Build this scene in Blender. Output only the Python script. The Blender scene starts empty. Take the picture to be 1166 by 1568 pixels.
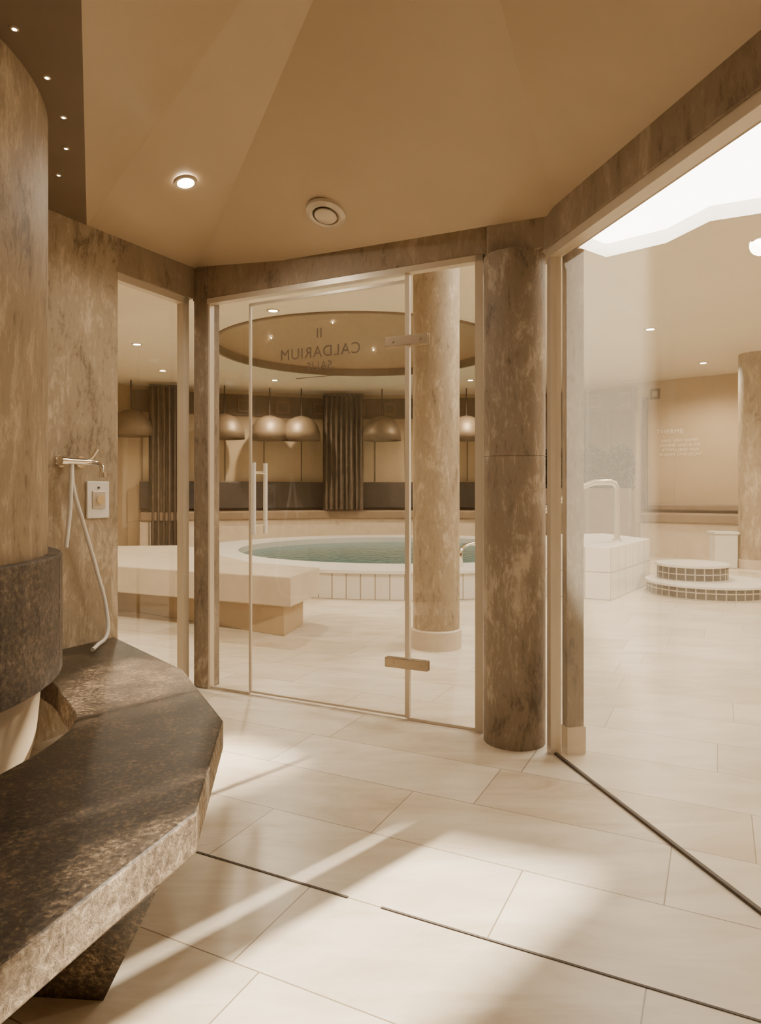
import bpy, bmesh, math, random
from mathutils import Vector, Matrix
random.seed(4)
S = bpy.context.scene
COL = S.collection

# ------------------------------------------------------------ materials
def new_mat(name):
    m = bpy.data.materials.new(name); m.use_nodes = True
    nt = m.node_tree; nt.nodes.clear()
    out = nt.nodes.new('ShaderNodeOutputMaterial')
    return m, nt, out
def N(nt, t, **kw):
    n = nt.nodes.new(t)
    for k, v in kw.items(): setattr(n, k, v)
    return n
def math_n(nt, op, a, b=None, c=None):
    n = nt.nodes.new('ShaderNodeMath'); n.operation = op
    for i, v in enumerate((a, b, c)):
        if v is None: continue
        if isinstance(v, (int, float)): n.inputs[i].default_value = v
        else: nt.links.new(v, n.inputs[i])
    return n.outputs[0]
def c4(c): return (c[0], c[1], c[2], 1)
def ramp(nt, fac, stops):
    r = nt.nodes.new('ShaderNodeValToRGB')
    el = r.color_ramp.elements
    while len(el) < len(stops): el.new(0.5)
    for e, (p, c) in zip(el, stops): e.position = p; e.color = c4(c)
    nt.links.new(fac, r.inputs[0]); return r.outputs[0]
def noise(nt, vec, scale, detail=5, rough=0.6, dist=0.0):
    n = N(nt, 'ShaderNodeTexNoise'); n.inputs['Scale'].default_value = scale
    n.inputs['Detail'].default_value = detail; n.inputs['Roughness'].default_value = rough
    n.inputs['Distortion'].default_value = dist
    nt.links.new(vec, n.inputs['Vector']); return n.outputs['Fac']
def mapping(nt, scale=(1,1,1), rot=(0,0,0)):
    g = N(nt, 'ShaderNodeNewGeometry'); m = N(nt, 'ShaderNodeMapping')
    m.inputs['Scale'].default_value = scale; m.inputs['Rotation'].default_value = rot
    nt.links.new(g.outputs['Position'], m.inputs['Vector']); return m.outputs[0]
def bsdf(nt, out, rough=0.5, metal=0.0):
    b = N(nt, 'ShaderNodeBsdfPrincipled'); b.inputs['Roughness'].default_value = rough
    b.inputs['Metallic'].default_value = metal
    nt.links.new(b.outputs[0], out.inputs[0]); return b
def bump(nt, b, h, strength, dist=0.01):
    n = N(nt, 'ShaderNodeBump'); n.inputs['Strength'].default_value = strength
    n.inputs['Distance'].default_value = dist
    nt.links.new(h, n.inputs['Height']); nt.links.new(n.outputs[0], b.inputs['Normal'])

def plain(name, col, rough=0.5, metal=0.0, var=0.08, scale=6):
    m, nt, out = new_mat(name); b = bsdf(nt, out, rough, metal)
    f = noise(nt, mapping(nt), scale, 3)
    lo = [c*(1-var) for c in col]; hi = [min(1, c*(1+var)) for c in col]
    nt.links.new(ramp(nt, f, [(0.3, lo), (0.7, hi)]), b.inputs['Base Color'])
    return m
def stone(name, dark, mid, light, rough=0.55, vs=1.0):
    m, nt, out = new_mat(name); b = bsdf(nt, out, rough)
    f1 = noise(nt, mapping(nt, (12*vs, 12*vs, 4.2*vs)), 1.0, 10, 0.76, 0.7)
    f2 = noise(nt, mapping(nt, (70, 70, 22)), 1.0, 6, 0.75, 0.2)
    f3 = noise(nt, mapping(nt, (2.6, 2.6, 1.7)), 1.0, 5)
    s = math_n(nt, 'ADD', math_n(nt, 'MULTIPLY', f1, 0.5), math_n(nt, 'MULTIPLY', f2, 0.22))
    s = math_n(nt, 'ADD', s, math_n(nt, 'MULTIPLY', f3, 0.28))
    nt.links.new(ramp(nt, s, [(0.40, dark), (0.475, mid), (0.515, mid), (0.59, light)]), b.inputs['Base Color'])
    bump(nt, b, s, 0.55, 0.014); return m
def granite(name, dark, mid, light, rough, bumpv, sc=1.0):
    m, nt, out = new_mat(name); b = bsdf(nt, out, rough)
    v = mapping(nt, (1, 1, 1))
    f1 = noise(nt, v, 75*sc, 6, 0.75, 0.4); f2 = noise(nt, v, 9*sc, 4)
    s = math_n(nt, 'ADD', math_n(nt, 'MULTIPLY', f1, 0.75), math_n(nt, 'MULTIPLY', f2, 0.25))
    nt.links.new(ramp(nt, s, [(0.40, dark), (0.52, mid), (0.66, light)]), b.inputs['Base Color'])
    bump(nt, b, f1, bumpv, 0.006)
    r = math_n(nt, 'MULTIPLY_ADD', f1, 0.3, rough-0.12)
    nt.links.new(r, b.inputs['Roughness']); return m
def emis(name, col, st):
    m, nt, out = new_mat(name); e = N(nt, 'ShaderNodeEmission')
    e.inputs[0].default_value = c4(col); e.inputs[1].default_value = st
    nt.links.new(e.outputs[0], out.inputs[0])
    try: m.cycles.emission_sampling = 'NONE'
    except Exception: pass
    return m
def glass(name, haze, tint=(0.97, 0.955, 0.915), refl=0.30):
    m, nt, out = new_mat(name)
    t = N(nt, 'ShaderNodeBsdfTransparent'); t.inputs[0].default_value = c4(tint)
    g = N(nt, 'ShaderNodeBsdfGlossy'); g.inputs['Roughness'].default_value = 0.0
    g.inputs[0].default_value = (1, 1, 1, 1)
    lw = N(nt, 'ShaderNodeLayerWeight'); lw.inputs[0].default_value = 0.5
    f = math_n(nt, 'MULTIPLY_ADD', math_n(nt, 'POWER', lw.outputs['Facing'], 4.0), refl, 0.075)
    mx = N(nt, 'ShaderNodeMixShader'); nt.links.new(f, mx.inputs[0])
    nt.links.new(t.outputs[0], mx.inputs[1]); nt.links.new(g.outputs[0], mx.inputs[2])
    last = mx
    if haze > 0:
        tr = N(nt, 'ShaderNodeBsdfTranslucent'); tr.inputs[0].default_value = (1, .90, .73, 1)
        m2 = N(nt, 'ShaderNodeMixShader'); m2.inputs[0].default_value = haze
        nt.links.new(mx.outputs[0], m2.inputs[1]); nt.links.new(tr.outputs[0], m2.inputs[2]); last = m2
    nt.links.new(last.outputs[0], out.inputs[0]); return m

def floor_material():
    m, nt, out = new_mat('travertine_floor'); b = bsdf(nt, out, 0.32)
    g = N(nt, 'ShaderNodeNewGeometry')
    def dot(v):
        d = N(nt, 'ShaderNodeVectorMath', operation='DOT_PRODUCT')
        nt.links.new(g.outputs['Position'], d.inputs[0]); d.inputs[1].default_value = v
        return d.outputs['Value']
    w = dot((.444, .896, 0)); u = dot((.896, -.444, 0))
    r = math_n(nt, 'DIVIDE', math_n(nt, 'SUBTRACT', w, 1.70), 0.36)
    k = math_n(nt, 'FLOOR', r); fr = math_n(nt, 'FRACT', r)
    wn = N(nt, 'ShaderNodeTexWhiteNoise', noise_dimensions='1D'); nt.links.new(k, wn.inputs['W'])
    uu = math_n(nt, 'ADD', math_n(nt, 'DIVIDE', u, 0.92), wn.outputs['Value'])
    k2 = math_n(nt, 'FLOOR', uu); fr2 = math_n(nt, 'FRACT', uu)
    d1 = math_n(nt, 'MULTIPLY', math_n(nt, 'MINIMUM', fr, math_n(nt, 'SUBTRACT', 1.0, fr)), 0.36)
    d2 = math_n(nt, 'MULTIPLY', math_n(nt, 'MINIMUM', fr2, math_n(nt, 'SUBTRACT', 1.0, fr2)), 0.92)
    d = math_n(nt, 'MINIMUM', d1, d2)
    j = math_n(nt, 'LESS_THAN', d, 0.0019)
    cmb = N(nt, 'ShaderNodeCombineXYZ'); nt.links.new(k, cmb.inputs[0]); nt.links.new(k2, cmb.inputs[1])
    wn2 = N(nt, 'ShaderNodeTexWhiteNoise', noise_dimensions='2D'); nt.links.new(cmb.outputs[0], wn2.inputs['Vector'])
    mp = mapping(nt, (1.2, 4.2, 1), (0, 0, math.radians(26)))
    f = noise(nt, mp, 1.6, 9, 0.68, 0.8)
    f = math_n(nt, 'ADD', math_n(nt, 'MULTIPLY', f, 0.8), math_n(nt, 'MULTIPLY', wn2.outputs['Value'], 0.2))
    col = ramp(nt, f, [(0.3, (.54, .43, .30)), (0.5, (.68, .59, .46)), (0.68, (.79, .71, .59))])
    mx = N(nt, 'ShaderNodeMix', data_type='RGBA'); nt.links.new(j, mx.inputs[0])
    nt.links.new(col, mx.inputs[6]); mx.inputs[7].default_value = (.27, .20, .13, 1)
    nt.links.new(mx.outputs[2], b.inputs['Base Color'])
    bump(nt, b, math_n(nt, 'SUBTRACT', f, j), 0.12, 0.006)
    return m
def tile_material(name, c, joint, sx, sy, rough=0.25):
    m, nt, out = new_mat(name); b = bsdf(nt, out, rough)
    uv = N(nt, 'ShaderNodeUVMap'); br = N(nt, 'ShaderNodeTexBrick')
    br.offset = 0.0; br.squash = 1.0
    br.inputs['Scale'].default_value = 1.0; br.inputs['Mortar Size'].default_value = 0.007
    br.inputs['Brick Width'].default_value = sx; br.inputs['Row Height'].default_value = sy
    br.inputs['Color1'].default_value = c4(c); br.inputs['Color2'].default_value = c4([x*.93 for x in c])
    br.inputs['Mortar'].default_value = c4(joint)
    nt.links.new(uv.outputs[0], br.inputs['Vector']); nt.links.new(br.outputs[0], b.inputs['Base Color'])
    return m
def water_material():
    m, nt, out = new_mat('pool_water'); b = bsdf(nt, out, 0.10)
    f = noise(nt, mapping(nt), 3.5, 4)
    nt.links.new(ramp(nt, f, [(0.3, (.03, .125, .14)), (0.7, (.07, .21, .22))]), b.inputs['Base Color'])
    b.inputs['IOR'].default_value = 1.18
    bump(nt, b, noise(nt, mapping(nt, (1, .6, 1)), 9, 3), 0.3, 0.03); return m

M_floor = floor_material()
M_stone = stone('travertine_brown', (.11, .077, .05), (.245, .185, .126), (.46, .37, .27))
M_stone_w = stone('travertine_warm', (.175, .125, .077), (.39, .30, .195), (.62, .505, .355), 0.6)
M_beam = stone('travertine_beam', (.16, .11, .067), (.29, .215, .14), (.41, .32, .22), 0.6, 0.8)
M_ceil = plain('sauna_ceiling_paint', (.48, .36, .23), 0.38, var=0.04, scale=2)
M_soffit = plain('dark_soffit', (.17, .117, .073), 0.45, var=0.05)
M_gran = granite('polished_granite', (.018, .012, .008), (.066, .045, .028), (.28, .195, .115), 0.34, 0.2)
M_gran_r = granite('rough_granite', (.10, .07, .043), (.27, .20, .135), (.58, .48, .35), 0.7, 0.9, 0.6)
M_gran_b = granite('grey_granite', (.045, .034, .026), (.13, .097, .07), (.33, .265, .19), 0.5, 0.5, 0.8)
M_trim = plain('champagne_trim', (.62, .53, .41), 0.35, 0.2, var=0.03)
M_dark = plain('dark_rubber', (.08, .055, .038), 0.6)
M_chrome = plain('chrome', (.85, .80, .72), 0.12, 1.0, var=0.02)
M_satin = plain('satin_metal', (.42, .33, .23), 0.4, 0.6, var=0.02)
M_steel = plain('rail_steel', (.58, .51, .40), 0.3, 0.8, var=0.02)
M_white = plain('white_plastic', (.84, .80, .73), 0.3, var=0.02)
M_glass = glass('clear_glass', 0.0)
M_haze = glass('glare_haze_glass', 0.075, refl=0.22)  # translucent mix stands in for the milky glare over this pane
M_hwall = plain('hall_wall_paint', (.53, .40, .25), 0.7, var=0.05, scale=1.5)
M_hwall2 = plain('hall_wall_dark', (.15, .107, .065), 0.5, var=0.1, scale=1.5)
M_hceil = plain('hall_ceiling_paint', (.86, .76, .60), 0.7, var=0.02)
M_dome = plain('dome_plaster', (.55, .40, .255), 0.6, var=0.03)
M_lip = plain('dome_lip_paint', (.24, .17, .105), 0.6, var=0.03)
M_frieze = plain('dark_frieze', (.19, .137, .086), 0.6)
M_curtain = plain('brown_curtain', (.12, .083, .053), 0.8, var=0.2)
M_leather = plain('dark_leather', (.08, .058, .043), 0.5)
M_cush = plain('tan_cushion', (.27, .19, .12), 0.7)
M_cream = plain('cream_plaster', (.66, .55, .41), 0.5)
M_base = plain('tan_plaster', (.33, .25, .165), 0.7)
M_slab = plain('pale_stone_slab', (.70, .59, .445), 0.3, var=0.08, scale=3)
M_shade = plain('bronze_shade', (.20, .14, .085), 0.5, 0.4)
M_tile = tile_material('white_wall_tiles', (.84, .78, .69), (.42, .34, .25), 0.16, 0.285)
M_tileb = tile_material('white_block_tiles', (.82, .76, .67), (.42, .34, .25), 0.28, 0.30)
M_tiled = tile_material('dark_mosaic', (.12, .10, .085), (.55, .48, .38), 0.10, 0.075)
M_water = water_material()
M_leaf = plain('foliage', (.06, .065, .035), 0.7, var=0.4)
M_text = plain('sign_lettering', (.13, .085, .05), 0.6)
M_textw = plain('wall_lettering', (.88, .80, .66), 0.6)
M_shadow_block = plain('shadow_block_render', (.6, .55, .48), 0.8)  # colour of the added block that shades the floor
M_on = emis('lamp_glow', (1, .88, .66), 60)
M_star = emis('star_glow', (1, .85, .65), 25)
M_warm = emis('bulb_glow', (1, .75, .45), 5)

# ------------------------------------------------------------ mesh helpers
def finish(bm, name, mats, smooth=False, recalc=True):
    if recalc: bmesh.ops.recalc_face_normals(bm, faces=bm.faces)
    me = bpy.data.meshes.new(name); bm.to_mesh(me); bm.free()
    o = bpy.data.objects.new(name, me); COL.objects.link(o)
    for m in (mats if isinstance(mats, (list, tuple)) else [mats]): me.materials.append(m)
    if smooth:
        for p in me.polygons: p.use_smooth = True
    return o
def add_bevel(o, w, seg=2):
    b = o.modifiers.new('bevel', 'BEVEL'); b.width = w; b.segments = seg; b.limit_method = 'ANGLE'
    b.angle_limit = math.radians(35); return o
def prism(name, poly, z0, z1, mats, bevel=0, poly_top=None):
    bm = bmesh.new(); uvl = bm.loops.layers.uv.new('UVMap')
    pt = poly_top or poly
    lo = [bm.verts.new((x, y, z0)) for x, y in poly]; hi = [bm.verts.new((x, y, z1)) for x, y in pt]
    n = len(poly); acc = 0
    for i in range(n):
        j = (i+1) % n
        f = bm.faces.new((lo[i], lo[j], hi[j], hi[i]))
        L = (Vector(poly[j])-Vector(poly[i])).length
        for lp, uv in zip(f.loops, ((acc, z0), (acc+L, z0), (acc+L, z1), (acc, z1))): lp[uvl].uv = uv
        acc += L
    for vs in (hi, lo[::-1]):
        f = bm.faces.new(vs)
        for lp in f.loops: lp[uvl].uv = lp.vert.co.xy
        if isinstance(mats, list): f.material_index = 1
    o = finish(bm, name, mats)
    if bevel: add_bevel(o, bevel)
    return o
def seg_box(name, p0, p1, t, z0, z1, mat, bevel=0, off=0.0):
    p0 = Vector(p0); p1 = Vector(p1); d = (p1-p0).normalized(); n = Vector((-d.y, d.x))
    a = [p0+n*(off+t/2), p0+n*(off-t/2), p1+n*(off-t/2), p1+n*(off+t/2)]
    return prism(name, [tuple(v) for v in a], z0, z1, mat, bevel)
def pane(name, p0, p1, z0, z1, mat):
    bm = bmesh.new()
    bm.faces.new([bm.verts.new(v) for v in ((*p0, z0), (*p1, z0), (*p1, z1), (*p0, z1))])
    return finish(bm, name, mat, recalc=False)
def circ(c, r, n=64, a0=0): return [(c[0]+r*math.cos(a0+2*math.pi*i/n), c[1]+r*math.sin(a0+2*math.pi*i/n)) for i in range(n)]
def lathe(name, c, prof, mat, n=64, smooth=True):
    bm = bmesh.new(); rings = []
    for r, z in prof:
        if r < 1e-5: rings.append([bm.verts.new((c[0], c[1], z))])
        else: rings.append([bm.verts.new((c[0]+r*math.cos(2*math.pi*i/n), c[1]+r*math.sin(2*math.pi*i/n), z)) for i in range(n)])
    for a, b in zip(rings, rings[1:]):
        for i in range(n):
            j = (i+1) % n
            if len(a) == 1 and len(b) == 1: continue
            if len(a) == 1: bm.faces.new((a[0], b[i], b[j]))
            elif len(b) == 1: bm.faces.new((a[i], a[j], b[0]))
            else: bm.faces.new((a[i], a[j], b[j], b[i]))
    o = finish(bm, name, mat, smooth)
    if smooth:
        m = o.modifiers.new('es', 'EDGE_SPLIT'); m.split_angle = math.radians(40)
    return o
def tube(name, pts, r, mat, smooth_path=True):
    cu = bpy.data.curves.new(name, 'CURVE'); cu.dimensions = '3D'; cu.bevel_depth = r; cu.bevel_resolution = 5; cu.use_fill_caps = True
    if smooth_path:
        sp = cu.splines.new('BEZIER'); sp.bezier_points.add(len(pts)-1)
        for b, p in zip(sp.bezier_points, pts): b.co = p; b.handle_left_type = b.handle_right_type = 'AUTO'
    else:
        sp = cu.splines.new('POLY'); sp.points.add(len(pts)-1)
        for b, p in zip(sp.points, pts): b.co = (*p, 1)
    cu.materials.append(mat)
    o = bpy.data.objects.new(name, cu); COL.objects.link(o)
    dg = bpy.context.evaluated_depsgraph_get(); me = bpy.data.meshes.new_from_object(o.evaluated_get(dg))
    bpy.data.objects.remove(o); o = bpy.data.objects.new(name, me); COL.objects.link(o)
    for p in me.polygons: p.use_smooth = True
    return o
def group(name, parts, loc=(0, 0, 0)):
    e = bpy.data.objects.new(name, None); e.location = loc; COL.objects.link(e)
    e.empty_display_size = 0.1
    for p in parts:
        p.parent = e; p.matrix_parent_inverse = Matrix.Translation(Vector(loc)).inverted()
    return e
def move_xf(o, M):
    o.data.transform(M); return o

# ------------------------------------------------------------ plan lines of the steam room
def Mp(t, off=0.0): return (.14+.896*t+.444*off, 3.474-.444*t+.896*off)          # middle wall
def Lp(s, off=0.0): return (-1.095-.454*s+.891*off, 4.09-.891*s-.454*off)          # left wall (off = into room)
R0 = Vector((.765, 3.04)); Rd = Vector((.231, -.973))
def Rp(s, off=0.0): return (R0.x+Rd.x*s-.973*off, R0.y+Rd.y*s-.231*off)            # right wall (off = into room)
ZE = 2.48

# floor
bm = bmesh.new()
f = bm.faces.new([bm.verts.new(v) for v in ((-9, -4, 0), (9, -4, 0), (9, 16, 0), (-9, 16, 0))])
finish(bm, 'floor', M_floor)
W = Vector((.444, .896)); U = Vector((.896, -.444))
def fl(u, w): v = U*u+W*w; return (v.x, v.y)
seg_box('drain_slot', fl(-1.50, 1.70), fl(-.945, 1.70), 0.008, 0.0, 0.002, M_dark)
seg_box('drain_slot', fl(-.84, 1.70), fl(.6, 1.70), 0.007, 0.0, 0.002, M_dark)

# sauna ceiling facets
P = (.12, 1.65, 3.0)
V1 = (-1.13, 4.15); V2 = (.765, 2.985); V3 = (1.62, -.45); V4 = (.7, -1.6); V5 = (-1.2, -1.6)
W1 = (-1.46, 3.39); W2 = (-.807, 1.84); W3 = (-.45, .5)
ZR = 2.37
bm = bmesh.new(); ap = bm.verts.new(P)
vs = [bm.verts.new((*v, z)) for v, z in ((V1, ZE), (V2, ZR), (V3, ZR-.03), (V4, ZR), (V5, ZE), (W3, ZE), (W2, ZE), (W1, ZE))]
for i in range(8): bm.faces.new((ap, vs[i], vs[(i+1) % 8]))
finish(bm, 'ceiling', M_ceil)
prism('ceiling_soffit', [W1, W2, W3, V5, (-2.05, -.3), (-2.15, 1.4), (-2.0, 2.45), Lp(1.5, -.05), Lp(.78, -.05)], ZE, ZE+.06, M_soffit)

# left wall
seg_box('wall_left', Lp(.603, -.06), Lp(1.25, -.06), .12, 0, ZE+.02, M_stone_w)
seg_box('trim_left_header', Lp(.03, -.06), Lp(.603, -.06), .12, 2.31, ZE+.02, M_beam)
group('window_1', [
    pane('glass_pane', Lp(.10, -.05), Lp(.603, -.05), .02, 2.28, M_glass),
    seg_box('jamb_a', Lp(.06, -.04), Lp(.105, -.04), .05, 0, 2.31, M_trim),
    seg_box('jamb_b', Lp(.590, -.04), Lp(.603, -.04), .05, 0, 2.31, M_trim),
    seg_box('head', Lp(.06, -.04), Lp(.603, -.04), .05, 2.27, 2.31, M_trim),
    seg_box('sill', Lp(.06, -.04), Lp(.603, -.04), .05, 0, .025, M_trim)])
seg_box('corner_post', Mp(-1.385, .03), Mp(-1.285, .03), .12, 0, ZE, M_stone, .008)
# middle wall
prism('trim_middle_header', [Mp(-1.40, .10), Mp(-1.40, -.02), Mp(.42, -.02), Mp(.42, .10)], 2.30, ZE+.06, M_beam, .004)
prism('trim_column_header', [Mp(.42, .10), Mp(.42, -.02), Mp(.46, -.135), Mp(.735, -.135), Mp(.735, .10)], 2.245, ZE+.06, M_beam, .004)
group('window_2', [
    pane('glass_left', Mp(-1.285), Mp(-.995), .015, 2.27, M_glass),
    pane('glass_right', Mp(.012), Mp(.375), .015, 2.27, M_glass),
    seg_box('jamb_left', Mp(-1.290), Mp(-1.270), .04, 0, 2.30, M_trim),
    seg_box('jamb_right', Mp(.365), Mp(.405), .05, 0, 2.30, M_trim),
    seg_box('head', Mp(-1.29), Mp(.405), .05, 2.27, 2.30, M_trim),
    seg_box('sill_left', Mp(-1.29), Mp(-.995), .02, 0, .014, M_trim),
    seg_box('sill_right', Mp(.0), Mp(.405), .02, 0, .014, M_trim)])
def frame_m(t, z, off):
    x, y = Mp(t, off)
    return Matrix(((-.896, 0, .444, x), (.444, 0, .896, y), (0, 1, 0, z), (0, 0, 0, 1)))
def text(name, body, size, mat, M, ext=.0006):
    cu = bpy.data.curves.new(name, 'FONT'); cu.body = body; cu.size = size; cu.align_x = 'CENTER'; cu.extrude = ext
    cu.space_character = 1.1; cu.space_line = 1.15
    o = bpy.data.objects.new(name, cu); COL.objects.link(o)
    dg = bpy.context.evaluated_depsgraph_get(); me = bpy.data.meshes.new_from_object(o.evaluated_get(dg))
    bpy.data.objects.remove(o); me.materials.clear(); me.materials.append(mat); me.transform(M)
    o = bpy.data.objects.new(name, me); COL.objects.link(o); return o
dparts = [pane('glass_leaf', Mp(-.985), Mp(-.012), .02, 2.225, M_glass),
    seg_box('edge_strip_hinge', Mp(-.012), Mp(.012), .022, .01, 2.27, M_trim),
    seg_box('edge_strip_lock', Mp(-.995), Mp(-.982), .014, .02, 2.235, M_trim),
    seg_box('edge_strip_top', Mp(-.99), Mp(-.01), .014, 2.225, 2.24, M_trim),
    seg_box('edge_strip_bottom', Mp(-.99), Mp(-.01), .012, .012, .022, M_trim),
    text('lettering_ii', 'II', .075, M_text, frame_m(-.53, 2.0, .003)),
    text('lettering_caldarium', 'CALDARIUM', .085, M_text, frame_m(-.53, 1.895, .003)),
    text('lettering_salis', 'SALIS', .065, M_text, frame_m(-.53, 1.825, .003)),
    seg_box('lettering_rule', Mp(-.68, .003), Mp(-.34, .003), .0012, 1.785, 1.789, M_text)]
for z in (1.93, .285):
    for sgn in (-1, 1):
        dparts.append(seg_box('hinge_plate', Mp(-.125, sgn*.012), Mp(.115, sgn*.012), .012, z-.026, z+.026, M_satin, .005))
        for q in (-.08, .07):
            a = Mp(q, sgn*.018); b = Mp(q, sgn*.021)
            dparts.append(tube('hinge_screw', [(*a, z), (*b, z)], .008, M_satin, False))
for sgn in (-1, 1):
    x, y = Mp(-.925, sgn*.055)
    dparts.append(tube('handle_bar', [(x, y, .92), (x, y, 1.325)], .0125, M_white, False))
    for z in (.975, 1.27):
        x0, y0 = Mp(-.925, 0)
        dparts.append(tube('handle_standoff', [(x, y, z), (x0, y0, z)], .008, M_chrome, False))
group('door_1', dparts)

# sauna corner column
cc = (.625, 3.185)
col_a = lathe('shaft_lower', cc, [(.142, 0), (.142, 1.318), (.139, 1.321)], M_stone)
col_b = lathe('shaft_upper', cc, [(.139, 1.321), (.142, 1.324), (.142, 2.25)], M_stone)
group('stone_column', [col_a, col_b])

# right glazed wall
seg_box('trim_right_header', Rp(-.04, -.03), Rp(3.6, -.03), .14, 2.235, ZE, M_beam, .004)
group('window_3', [
    pane('glass_pane', Rp(.03), Rp(3.55), .012, 2.20, M_haze),
    seg_box('jamb_a', Rp(.0), Rp(.035), .05, 0, 2.235, M_trim),
    seg_box('jamb_stone', Rp(.0, -.09), Rp(.045, -.09), .08, .12, 2.235, M_stone),
    seg_box('jamb_foot', Rp(.0, -.09), Rp(.055, -.09), .09, 0, .12, M_cream),
    seg_box('jamb_b', Rp(3.52), Rp(3.58), .05, 0, 2.235, M_trim),
    seg_box('head', Rp(.0), Rp(3.58), .06, 2.195, 2.235, M_trim),
    seg_box('floor_channel', Rp(.0), Rp(3.58), .014, 0, .010, M_dark)])
# closed walls behind the viewpoint
seg_box('wall_back_right', V3, V4, .1, 0, ZE, M_stone_w)
seg_box('wall_back', V4, V5, .1, 0, ZE, M_stone_w)
seg_box('wall_back_left', V5, (-2.05, -.3), .1, 0, ZE, M_stone_w)
seg_box('wall_left_near', (-2.05, -.3), (-2.1, 1.12), .1, 0, ZE, M_stone_w)

# curved heater / stone drum
hc = (-2.025, 2.06)
drum = lathe('stone_drum', hc, [(.918, .93), (.918, ZE-.001)], M_stone_w, 128)
base = lathe('plaster_base', hc, [(.80, 0), (.88, .30), (.905, .56)], M_base, 128)
parts = [drum, base]
nb = 14
for i in range(nb):
    a0 = 2*math.pi*i/nb+.30; a1 = a0+2*math.pi/nb-.006
    ri, ro = .86, .965
    pol = [(hc[0]+ri*math.cos(a0), hc[1]+ri*math.sin(a0))]
    for k in range(5):
        a = a0+(a1-a0)*k/4; pol.append((hc[0]+ro*math.cos(a), hc[1]+ro*math.sin(a)))
    pol.append((hc[0]+ri*math.cos(a1), hc[1]+ri*math.sin(a1)))
    parts.append(prism('granite_block', pol, .53, .94, M_gran_b, .006))
group('stone_heater_drum', parts)

# granite bench
outer = [Lp(.63, .005), (-.834, 2.875), (-.514, 2.229), (-.428, 1.581), (-.596, 1.068), (-.98, .45), (-1.5, .05), (-1.98, .0)]
inner = [(-1.98, .98)]
for a in range(-80, 50, 6):
    r = 1.05 if a < 8 else 1.05-.09*(min(a, 26)-8)/18
    inner.append((hc[0]+r*math.cos(math.radians(a)), hc[1]+r*math.sin(math.radians(a))))
back = [Lp(1.18, .005)]
poly = outer+inner+back
bm = bmesh.new()
b0 = [bm.verts.new((x, y, .315)) for x, y in poly]; b1 = [bm.verts.new((x, y, .41)) for x, y in poly]
for i in range(len(poly)):
    j = (i+1) % len(poly); bm.faces.new((b0[i], b0[j], b1[j], b1[i]))
t = bm.faces.new(b1); t.material_index = 1; bm.faces.new(b0[::-1])
bench = finish(bm, 'slab', [M_gran_r, M_gran]); add_bevel(bench, .006)
def foot(a, b, c, d, a2, b2, c2, d2): return prism('tapered_foot', [a, b, c, d], 0, .315, M_gran, 0, [a2, b2, c2, d2])
f1 = foot((-.629, 1.547), (-.70, 1.75), (-.98, 1.65), (-.80, 1.56), (-.47, 1.44), (-.50, 1.78), (-.92, 1.65), (-.80, 1.25))
f2 = foot((-1.0, 2.75), (-1.1, 2.95), (-1.2, 2.9), (-1.1, 2.7), (-.90, 2.70), (-1.05, 3.0), (-1.2, 2.95), (-1.1, 2.65))
group('granite_bench', [bench, f1, f2])

# shower mixer and hose
def LW(s, z, off): x, y = Lp(s, off); return (x, y, z)
sh = [tube('mixer_body', [LW(.98, 1.305, .06), LW(.83, 1.305, .06)], .017, M_chrome, False),
      tube('wall_union_a', [LW(.95, 1.305, 0), LW(.95, 1.305, .06)], .014, M_chrome, False),
      tube('wall_union_b', [LW(.84, 1.305, 0), LW(.84, 1.305, .06)], .014, M_chrome, False),
      tube('escutcheon_a', [LW(.95, 1.305, 0), LW(.95, 1.305, .01)], .03, M_chrome, False),
      tube('escutcheon_b', [LW(.84, 1.305, 0), LW(.84, 1.305, .01)], .03, M_chrome, False),
      tube('knob', [LW(.995, 1.305, .06), LW(.965, 1.305, .06)], .024, M_chrome, False),
      tube('lever', [LW(.83, 1.31, .06), LW(.81, 1.345, .07), LW(.80, 1.37, .08)], .009, M_chrome),
      tube('spout', [LW(.83, 1.305, .06), LW(.79, 1.29, .09), LW(.785, 1.245, .10)], .012, M_chrome),
      tube('spout_head', [LW(.785, 1.255, .10), LW(.782, 1.23, .10)], .02, M_chrome, False),
      tube('hose', [LW(.93, 1.29, .06), LW(.925, 1.2, .06), LW(.87, 1.02, .06), LW(.79, .78, .06), LW(.735, .56, .07),
                    LW(.76, .455, .10), LW(.85, .425, .14), LW(.93, .425, .2)], .0095, M_white),
      tube('hand_shower', [LW(.94, 1.27, .07), LW(.955, 1.1, .08), LW(.985, .9, .09)], .010, M_white)]
group('shower_mixer', sh)
def plate(name, s, z, w, h, off, t, mat): return seg_box(name, Lp(s-w/2, off), Lp(s+w/2, off), t, z-h/2, z+h/2, mat, .004)
pl = [plate('plate', .735, 1.12, .135, .185, .006, .012, M_white), plate('inner_frame', .735, 1.12, .08, .09, .014, .008, M_trim),
      tube('push_button', [LW(.735, 1.12, .014), LW(.735, 1.12, .03)], .022, M_chrome, False),
      tube('status_led', [LW(.735, 1.18, .010), LW(.735, 1.18, .015)], .006, M_dark, False)]
group('control_plate', pl)

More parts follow.
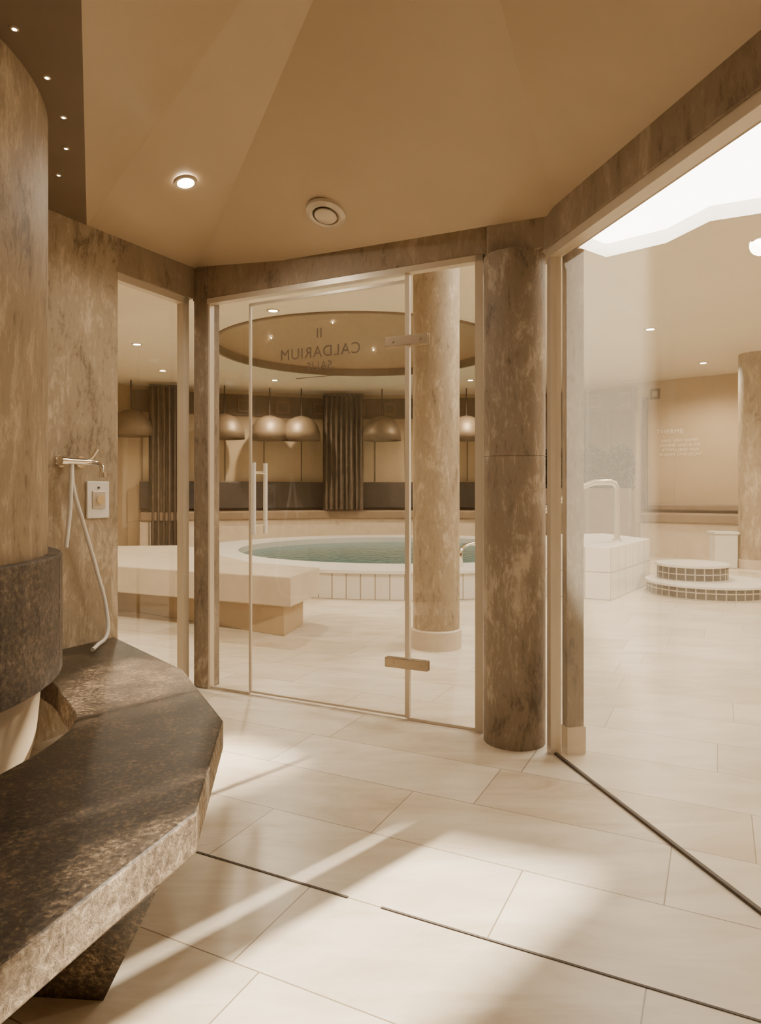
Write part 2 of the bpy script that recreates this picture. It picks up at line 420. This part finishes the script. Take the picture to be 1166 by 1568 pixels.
# lights
LC = (1, .895, .72)
def fixture(name, loc, nrm, r, power, glow, angle=160, col=LC):
    z = Vector(nrm).normalized(); q = z.to_track_quat('Z', 'Y').to_matrix().to_4x4()
    Mx = Matrix.Translation(loc) @ q
    ring = lathe('ring', (0, 0), [(r*.68, .0), (r*.72, -.010), (r*.95, -.012), (r, -.004), (r, .0)], M_trim, 40); move_xf(ring, Mx)
    disk = lathe('lens', (0, 0), [(0, -.003), (r*.68, -.003)], glow, 32, False); move_xf(disk, Mx)
    parts = [ring, disk]
    g = group(name, parts, loc)
    if power:
        l = bpy.data.lights.new('bulb', 'SPOT'); l.energy = power; l.color = col; l.spot_size = math.radians(angle); l.spot_blend = .6
        l.shadow_soft_size = .06
        lo = bpy.data.objects.new('bulb', l); COL.objects.link(lo)
        lo.parent = g; lo.matrix_world = Matrix.Identity(4)
        lo.location = -z*0.03; lo.rotation_euler = z.to_track_quat('Z', 'Y').to_euler()
    return g
fixture('seen_and_fill_downlight', (-.914, 3.195, 2.612), (-.22, .11, 1), .055, 30, M_on)
fixture('seen_and_fill_downlight', (.45, .3, 2.76), (.2, -.2, 1), .055, 58, M_on)  # fill lamp added behind the camera, out of view
fixture('seen_and_fill_downlight', (-.45, -.6, 2.62), (-.1, -.2, 1), .055, 58, M_on)  # second added fill lamp, also unseen behind the camera
vz = Vector((.152, .288, 1)).normalized(); q = vz.to_track_quat('Z', 'Y').to_matrix().to_4x4()
vent = [lathe('flange', (0, 0), [(.066, .0), (.066, -.022), (.078, -.028), (.098, -.016), (.1, 0)], M_trim, 48),
        lathe('disc_valve', (0, 0), [(0, -.034), (.045, -.034), (.055, -.026), (.055, -.02), (0, -.02)], M_trim, 48),
        lathe('throat', (0, 0), [(0, -.003), (.067, -.003)], M_frieze, 32, False)]
for v in vent: move_xf(v, Matrix.Translation((-.265, 3.34, 2.528)) @ q)
group('ceiling_vent', vent)
stars = []
for x, y in ((-1.045, 1.947), (-1.064, 2.175), (-1.118, 2.405), (-1.209, 2.622), (-1.341, 2.842), (-1.0, 1.7), (-1.0, 1.4)):
    stars.append(lathe('bezel', (x, y), [(.006, ZE-.001), (.007, ZE-.006), (.012, ZE-.005), (.013, ZE-.0005)], M_chrome, 20))
    stars.append(lathe('fibre_tip', (x, y), [(0, ZE-.005), (.006, ZE-.003)], M_star, 16, False))
group('fibre_optic_star_lights', stars)

# ------------------------------------------------------------ hall
H = 3.3
hall = [(-8.5, 8), (-5, 13.5), (-1, 15), (2.5, 14.7), (5, 13.2), (8.5, 10.5), (8.5, -3.5), (-8.5, -3.5)]
names = ['wall_hall_left_back', 'wall_hall_back_left', 'wall_hall_back', 'wall_hall_back_right', 'wall_hall_right_back', 'wall_hall_right', 'wall_hall_near', 'wall_hall_left']
for i, nm in enumerate(names):
    seg_box(nm, hall[i], hall[(i+1) % 8], .12, 0, H, M_hwall, off=.06)
sky = [(1.2, 3.1), (1.15, 5.5), (2.05, 6.2), (2.45, 5.85), (2.6, 5.38), (2.98, 5.2), (3.42, 5.02), (1.7, 3.2)]
dome_c = (-.3, 10.2); dome_r = 2.15
bm = bmesh.new()
def loop(pts, z):
    v = [bm.verts.new((x, y, z)) for x, y in pts]
    return [bm.edges.new((v[i], v[(i+1) % len(v)])) for i in range(len(v))]
ed = loop([(-9, -4), (9, -4), (9, 16), (-9, 16)], H)+loop(sky, H)+loop(circ(dome_c, dome_r, 64), H)
bmesh.ops.triangle_fill(bm, use_beauty=True, use_dissolve=False, edges=ed)
finish(bm, 'ceiling_hall', M_hceil)
bm = bmesh.new()
a = [bm.verts.new((x, y, H)) for x, y in sky]; b = [bm.verts.new((x, y, H+.12)) for x, y in sky]
for i in range(len(sky)): bm.faces.new((a[i], a[(i+1) % len(sky)], b[(i+1) % len(sky)], b[i]))
finish(bm, 'skylight_shaft', M_white)
# unseen block added above the roof to cast the floor's shadow band
ch = Vector((5.285, 8.44)); sd = Vector((.68, .73)); nd = Vector((.73, -.68))
def cp(a_, b_): v = ch+nd*a_+sd*b_; return (v.x, v.y)
group('unseen_shadow_block', [prism('block_body', [cp(-.39, -.25), cp(.39, -.25), cp(.39, .25), cp(-.39, .25)], H+.02, 8.0, M_shadow_block),
                       prism('cap', [cp(-.43, -.3), cp(.43, -.3), cp(.43, .3), cp(-.43, .3)], 8.0, 8.1, M_shadow_block)])
dm = lathe('dome_lip', dome_c, [(dome_r-.02, H-.02), (dome_r-.02, H+.10), (dome_r+.03, H+.10), (dome_r+.03, H-.02), (dome_r-.02, H-.02)], M_lip, 96)
cap = lathe('dome_cap', dome_c, [(dome_r, H+.1)]+[(dome_r*math.cos(t), H+.1+.85*math.sin(t)) for t in [math.pi/2*k/10 for k in range(1, 10)]]+[(0, H+.95)], M_dome, 96)
st = []
for k in range(14):
    a = random.random()*6.28; t = random.uniform(.3, 1.2)
    x = dome_c[0]+dome_r*.985*math.cos(t)*math.cos(a); y = dome_c[1]+dome_r*.985*math.cos(t)*math.sin(a); z = H+.085+.84*math.sin(t)
    st.append(lathe('dome_star', (x, y), [(0, z-.012), (.012, z), (0, z+.012)], M_star, 10))
group('pool_ceiling_dome', [dm, cap]+st)
for x, y, pw in ((-1.26, 8.0, 310), (3.52, 8.9, 310), (3.02, 11.0, 0), (-2.0, 12.9, 260), (-3.5, 9.8, 300), (-3.8, 11.9, 0), (1.7, 12.9, 260), (-3.2, 5.2, 300), (-1.2, 5.6, 0), (5.8, 6.5, 340), (5.0, 2.2, 340), (-4.5, 1.5, 200), (5.3, 11.2, 280)):  # downlights in view, plus unseen ones added to brighten the hall
    fixture('seen_and_fill_downlight', (x, y, H), (0, 0, 1), .075, pw, M_on, col=(1, .86, .645))

def hall_column(c, r):
    group('hall_column', [lathe('shaft', c, [(r, .14), (r, H)], M_stone_w), lathe('plinth', c, [(r+.015, 0), (r+.015, .135), (r, .145)], M_cream)])
hall_column((.42, 5.14), .175); hall_column((5.80, 10.5), .26)

sl = [(-.717, 5.43), (-.546, 6.14), (-1.28, 6.65), (-2.1, 8.0), (-2.5, 8.8), (-4.2, 8.6), (-4.2, 7.13), (-2.39, 6.25)]
bs = [(-.78, 5.5), (-.68, 6.0), (-1.4, 6.6), (-2.3, 8.0), (-4.1, 8.2), (-4.1, 7.5), (-2.5, 6.70)]
group('stone_lounge_bench', [prism('slab', sl, .245, .485, M_slab, .01), prism('plinth', bs, 0, .245, M_hwall, .005)])

# pool
pc = (.3, 10.55); ro, ri = 3.2, 2.45
n = 72
bm = bmesh.new(); uvl = bm.loops.layers.uv.new('UVMap'); rings = []
for r, z in ((ro, 0), (ro, .285), (ro+.03, .285), (ro+.03, .32), (ri, .32), (ri, .02)):
    rings.append([bm.verts.new((pc[0]+r*math.cos(2*math.pi*i/n), pc[1]+r*math.sin(2*math.pi*i/n), z)) for i in range(n)])
for k in range(5):
    for i in range(n):
        j = (i+1) % n
        f = bm.faces.new((rings[k][i], rings[k][j], rings[k+1][j], rings[k+1][i]))
        q0 = 2*math.pi*ro/n
        for lp, uv in zip(f.loops, ((i*q0, 0), (i*q0+q0, 0), (i*q0+q0, .285), (i*q0, .285))): lp[uvl].uv = uv
        f.material_index = 0 if k == 0 else 1
rim = finish(bm, 'rim', [M_tile, M_white])
wat = lathe('water', pc, [(0, .23), (ri-.001, .23)], M_water, 72, False)
blk = prism('entry_block', [(1.75, 7.75), (2.48, 7.33), (3.45, 8.72), (3.25, 9.9), (2.4, 9.7), (1.9, 8.55)], 0, .575, [M_tileb, M_white], .01)
group('whirlpool', [rim, wat, blk])
def step(c, r, z0, z1):
    pol = circ(c, r, 48)
    return [prism('riser', pol, z0, z1-.03, M_tiled), prism('tread', circ(c, r+.02, 48), z1-.03, z1, M_white, .005)]
group('round_pool_steps', step((3.80, 7.93), .66, 0, .15)+step((3.71, 8.12), .39, .15, .33))
group('pool_handrail', [
    tube('rail', [(2.86, 8.25, .576), (2.86, 8.25, 1.22), (2.83, 8.25, 1.275), (2.78, 8.25, 1.29), (2.58, 8.25, 1.285), (2.45, 8.25, 1.24), (2.05, 8.3, .98), (1.97, 8.3, .92), (1.94, 8.3, .86), (1.94, 8.3, .576)], .036, M_steel, False),
    lathe('flange', (2.86, 8.25), [(.06, .576), (.06, .59), (.03, .60)], M_chrome, 24)])
group('pool_grab_rail', [tube('rail', [(.92, 7.75, .321), (.92, 7.75, .50), (.96, 7.8, .55), (1.12, 7.9, .55), (1.14, 7.9, .50), (1.14, 7.9, .321)], .02, M_chrome)])

def inward(p0, p1):
    d = (Vector(p1)-Vector(p0)).normalized(); nn = Vector((-d.y, d.x))
    mid = (Vector(p0)+Vector(p1))/2
    if nn.dot(Vector((0, 8))-mid) < 0: nn = -nn
    return d, nn
def on_wall(i, a, b, dist):
    p0 = Vector(hall[i]); p1 = Vector(hall[i+1]); d, nn = inward(p0, p1)
    return tuple(p0+(p1-p0)*a+nn*dist), tuple(p0+(p1-p0)*b+nn*dist)
for i, (a, b) in ((1, (.05, .97)), (2, (.02, .98)), (3, (.03, .95)), (4, (.05, .9))):
    p = []
    for nm, dist, t, z0, z1, mt, bv in (('back', .12, .14, .84, 1.40, M_leather, .02), ('seat', .42, .5, .62, .80, M_cush, .03), ('base', .40, .44, 0, .62, M_cream, 0)):
        if i == 4 and nm == 'back': mt = M_cush; z1 = .95
        q0, q1 = on_wall(i, a, b, dist); p.append(seg_box(nm, q0, q1, t, z0, z1, mt, bv))
    group('banquette', p)
for i in (1, 2, 3):
    q0, q1 = on_wall(i, .01, .99, .02); seg_box('trim_frieze', q0, q1, .04, 2.78, 3.22, M_frieze)
    for k in range(5):
        a = .12+.19*k; q0, q1 = on_wall(i, a, a+.07, .05); q2, q3 = on_wall(i, a+.012, a+.058, .06)
        group('wall_emblem', [seg_box('frame', q0, q1, .02, 2.85, 3.13, M_cush, .004), seg_box('panel', q2, q3, .02, 2.9, 3.08, M_frieze, .002)])
        # upholstery channel / wall panel joints
        if i != 3:
            r0, r1 = on_wall(i, a-.06, a-.055, .01); seg_box('trim_wall_joint', r0, r1, .02, 1.42, 2.78, M_frieze)
def pendant(x, y):
    z0 = 2.24
    sh_ = lathe('shade', (x, y), [(.40, z0), (.39, z0+.15), (.34, z0+.30), (.25, z0+.42), (.12, z0+.48), (.03, z0+.50), (0, z0+.50)], M_shade, 40)
    sh_.modifiers.new('sol', 'SOLIDIFY').thickness = .012
    bulb = lathe('bulb', (x, y), [(0, z0+.04), (.06, z0+.08), (.08, z0+.14), (.05, z0+.24), (0, z0+.27)], M_warm, 20)
    cord = tube('cord', [(x, y, z0+.49), (x, y, H)], .012, M_dark, False)
    group('pendant_lamp', [sh_, bulb, cord])
for x, y in ((-4.72, 12.9), (-3.1, 13.55), (-2.25, 13.85), (-1.62, 13.95), (.03, 14.0), (1.75, 13.9)): pendant(x, y)
def curtain(p0, p1, z0, z1, amp=.06, waves=11):
    p0 = Vector(p0); p1 = Vector(p1); d = (p1-p0); nn = Vector((-d.y, d.x)).normalized()
    bm = bmesh.new(); K = waves*10; prev = None
    for k in range(K+1):
        t = k/K; ph = 2*math.pi*waves*t
        p = p0+d*t+nn*amp*math.sin(ph)*(1+.3*math.sin(ph*.37)); pb = p+nn*.02*math.sin(ph*.5)
        v = (bm.verts.new((pb.x, pb.y, z0)), bm.verts.new((p.x, p.y, z1)))
        if prev: bm.faces.new((prev[0], v[0], v[1], prev[1]))
        prev = v
    o = finish(bm, 'cloth', M_curtain, True)
    rod = tube('rail', [(*p0, z1+.02), (*p1, z1+.02)], .02, M_dark, False)
    return group('curtain', [o, rod])
curtain((-1.20, 14.2), (-.36, 14.25), .82, 3.2, .05, 8)
curtain((-4.42, 13.0), (-3.85, 13.2), .05, 3.2, .05, 6)
q0, q1 = on_wall(3, .30, .98, .03)
parts = [seg_box('dark_pane', q0, q1, .03, 1.40, 2.78, M_hwall2)]
for k in range(5):
    a = .30+.167*k; r0, r1 = on_wall(3, a, a+.012, .06); parts.append(seg_box('mullion', r0, r1, .03, 1.40, 2.78, M_frieze))
group('window_4', parts)
def hedge(p0, p1, z0, z1, n=4200):
    bm = bmesh.new(); p0 = Vector(p0); p1 = Vector(p1); d = p1-p0; nn = Vector((-d.y, d.x)).normalized()
    for _ in range(n):
        t = random.random(); h = random.random(); p = p0+d*t+nn*random.uniform(-.14, .14)
        c = Vector((p.x, p.y, z0+(z1-z0)*h*(.9+.1*math.sin(t*23))))
        R = Matrix.Rotation(random.uniform(0, 6.28), 3, 'Z') @ Matrix.Rotation(random.uniform(-1.2, 1.2), 3, 'X')
        s = random.uniform(.05, .09)
        pts = [Vector((0, -s, 0)), Vector((s*.5, 0, .01)), Vector((0, s, 0)), Vector((-s*.5, 0, .01))]
        bm.faces.new([bm.verts.new(c+R @ q) for q in pts])
    return finish(bm, 'leaves', M_leaf)
q0, q1 = on_wall(3, .38, 1.02, .90)
group('planted_trough', [seg_box('trough', q0, q1, .34, .0, 1.25, M_frieze, .01), hedge(q0, q1, 1.22, 2.05)])
q0, q1 = on_wall(4, .02, .04, .03)
seg_box('trim_panel_edge', q0, q1, .06, .85, 3.0, M_frieze)
d, nn = inward(hall[4], hall[5])
def wallM(a, z, dist=.012):
    (x, y), _ = on_wall(4, a, a+.01, dist)
    return Matrix(((d.x, 0, nn.x, x), (d.y, 0, nn.y, y), (0, 1, 0, z), (0, 0, 0, 1)))
group('wall_inscription', [text('heading', 'THERME', .12, M_textw, wallM(.13, 2.28)),
    text('lines', 'SALZ UND DAMPF\nWARME UND RUHE\nATMEN UND SEIN\nWASSER UND LICHT', .075, M_textw, wallM(.17, 2.12))])
q0, q1 = on_wall(4, .05, .09, .02); q2, q3 = on_wall(4, .06, .08, .03)
group('wall_emblem', [seg_box('frame', q0, q1, .02, 2.95, 3.15, M_frieze), seg_box('panel', q2, q3, .02, 3.0, 3.1, M_hwall)])
group('white_pedestal', [prism('body', [(5.2, 10.6), (5.5, 10.5), (5.55, 10.8), (5.25, 10.9)], 0, .52, M_white, .01), prism('cap', [(5.18, 10.58), (5.52, 10.47), (5.58, 10.82), (5.23, 10.93)], .52, .56, M_white, .01)])

# ------------------------------------------------------------ light
su = bpy.data.lights.new('sun', 'SUN'); su.energy = 28; su.color = (1, .90, .74); su.angle = math.radians(2.0)
so = bpy.data.objects.new('sun', su); COL.objects.link(so)
dirv = Vector((.68, .73, .84)).normalized()
so.rotation_euler = dirv.to_track_quat('Z', 'Y').to_euler(); so.location = (6, 8, 9)
w = bpy.data.worlds.new('world'); S.world = w; w.use_nodes = True
w.node_tree.nodes['Background'].inputs[0].default_value = (1, .935, .82, 1)
w.node_tree.nodes['Background'].inputs[1].default_value = 13.0

# ------------------------------------------------------------ camera
cam = bpy.data.cameras.new('camera'); co = bpy.data.objects.new('camera', cam); COL.objects.link(co)
co.location = (0, 0, 1.15); co.rotation_euler = (math.radians(90), 0, 0)
cam.sensor_fit = 'HORIZONTAL'; cam.sensor_width = 36; cam.lens = 36*1045/1166; cam.shift_y = -28/1166
cam.clip_start = .05
S.camera = co
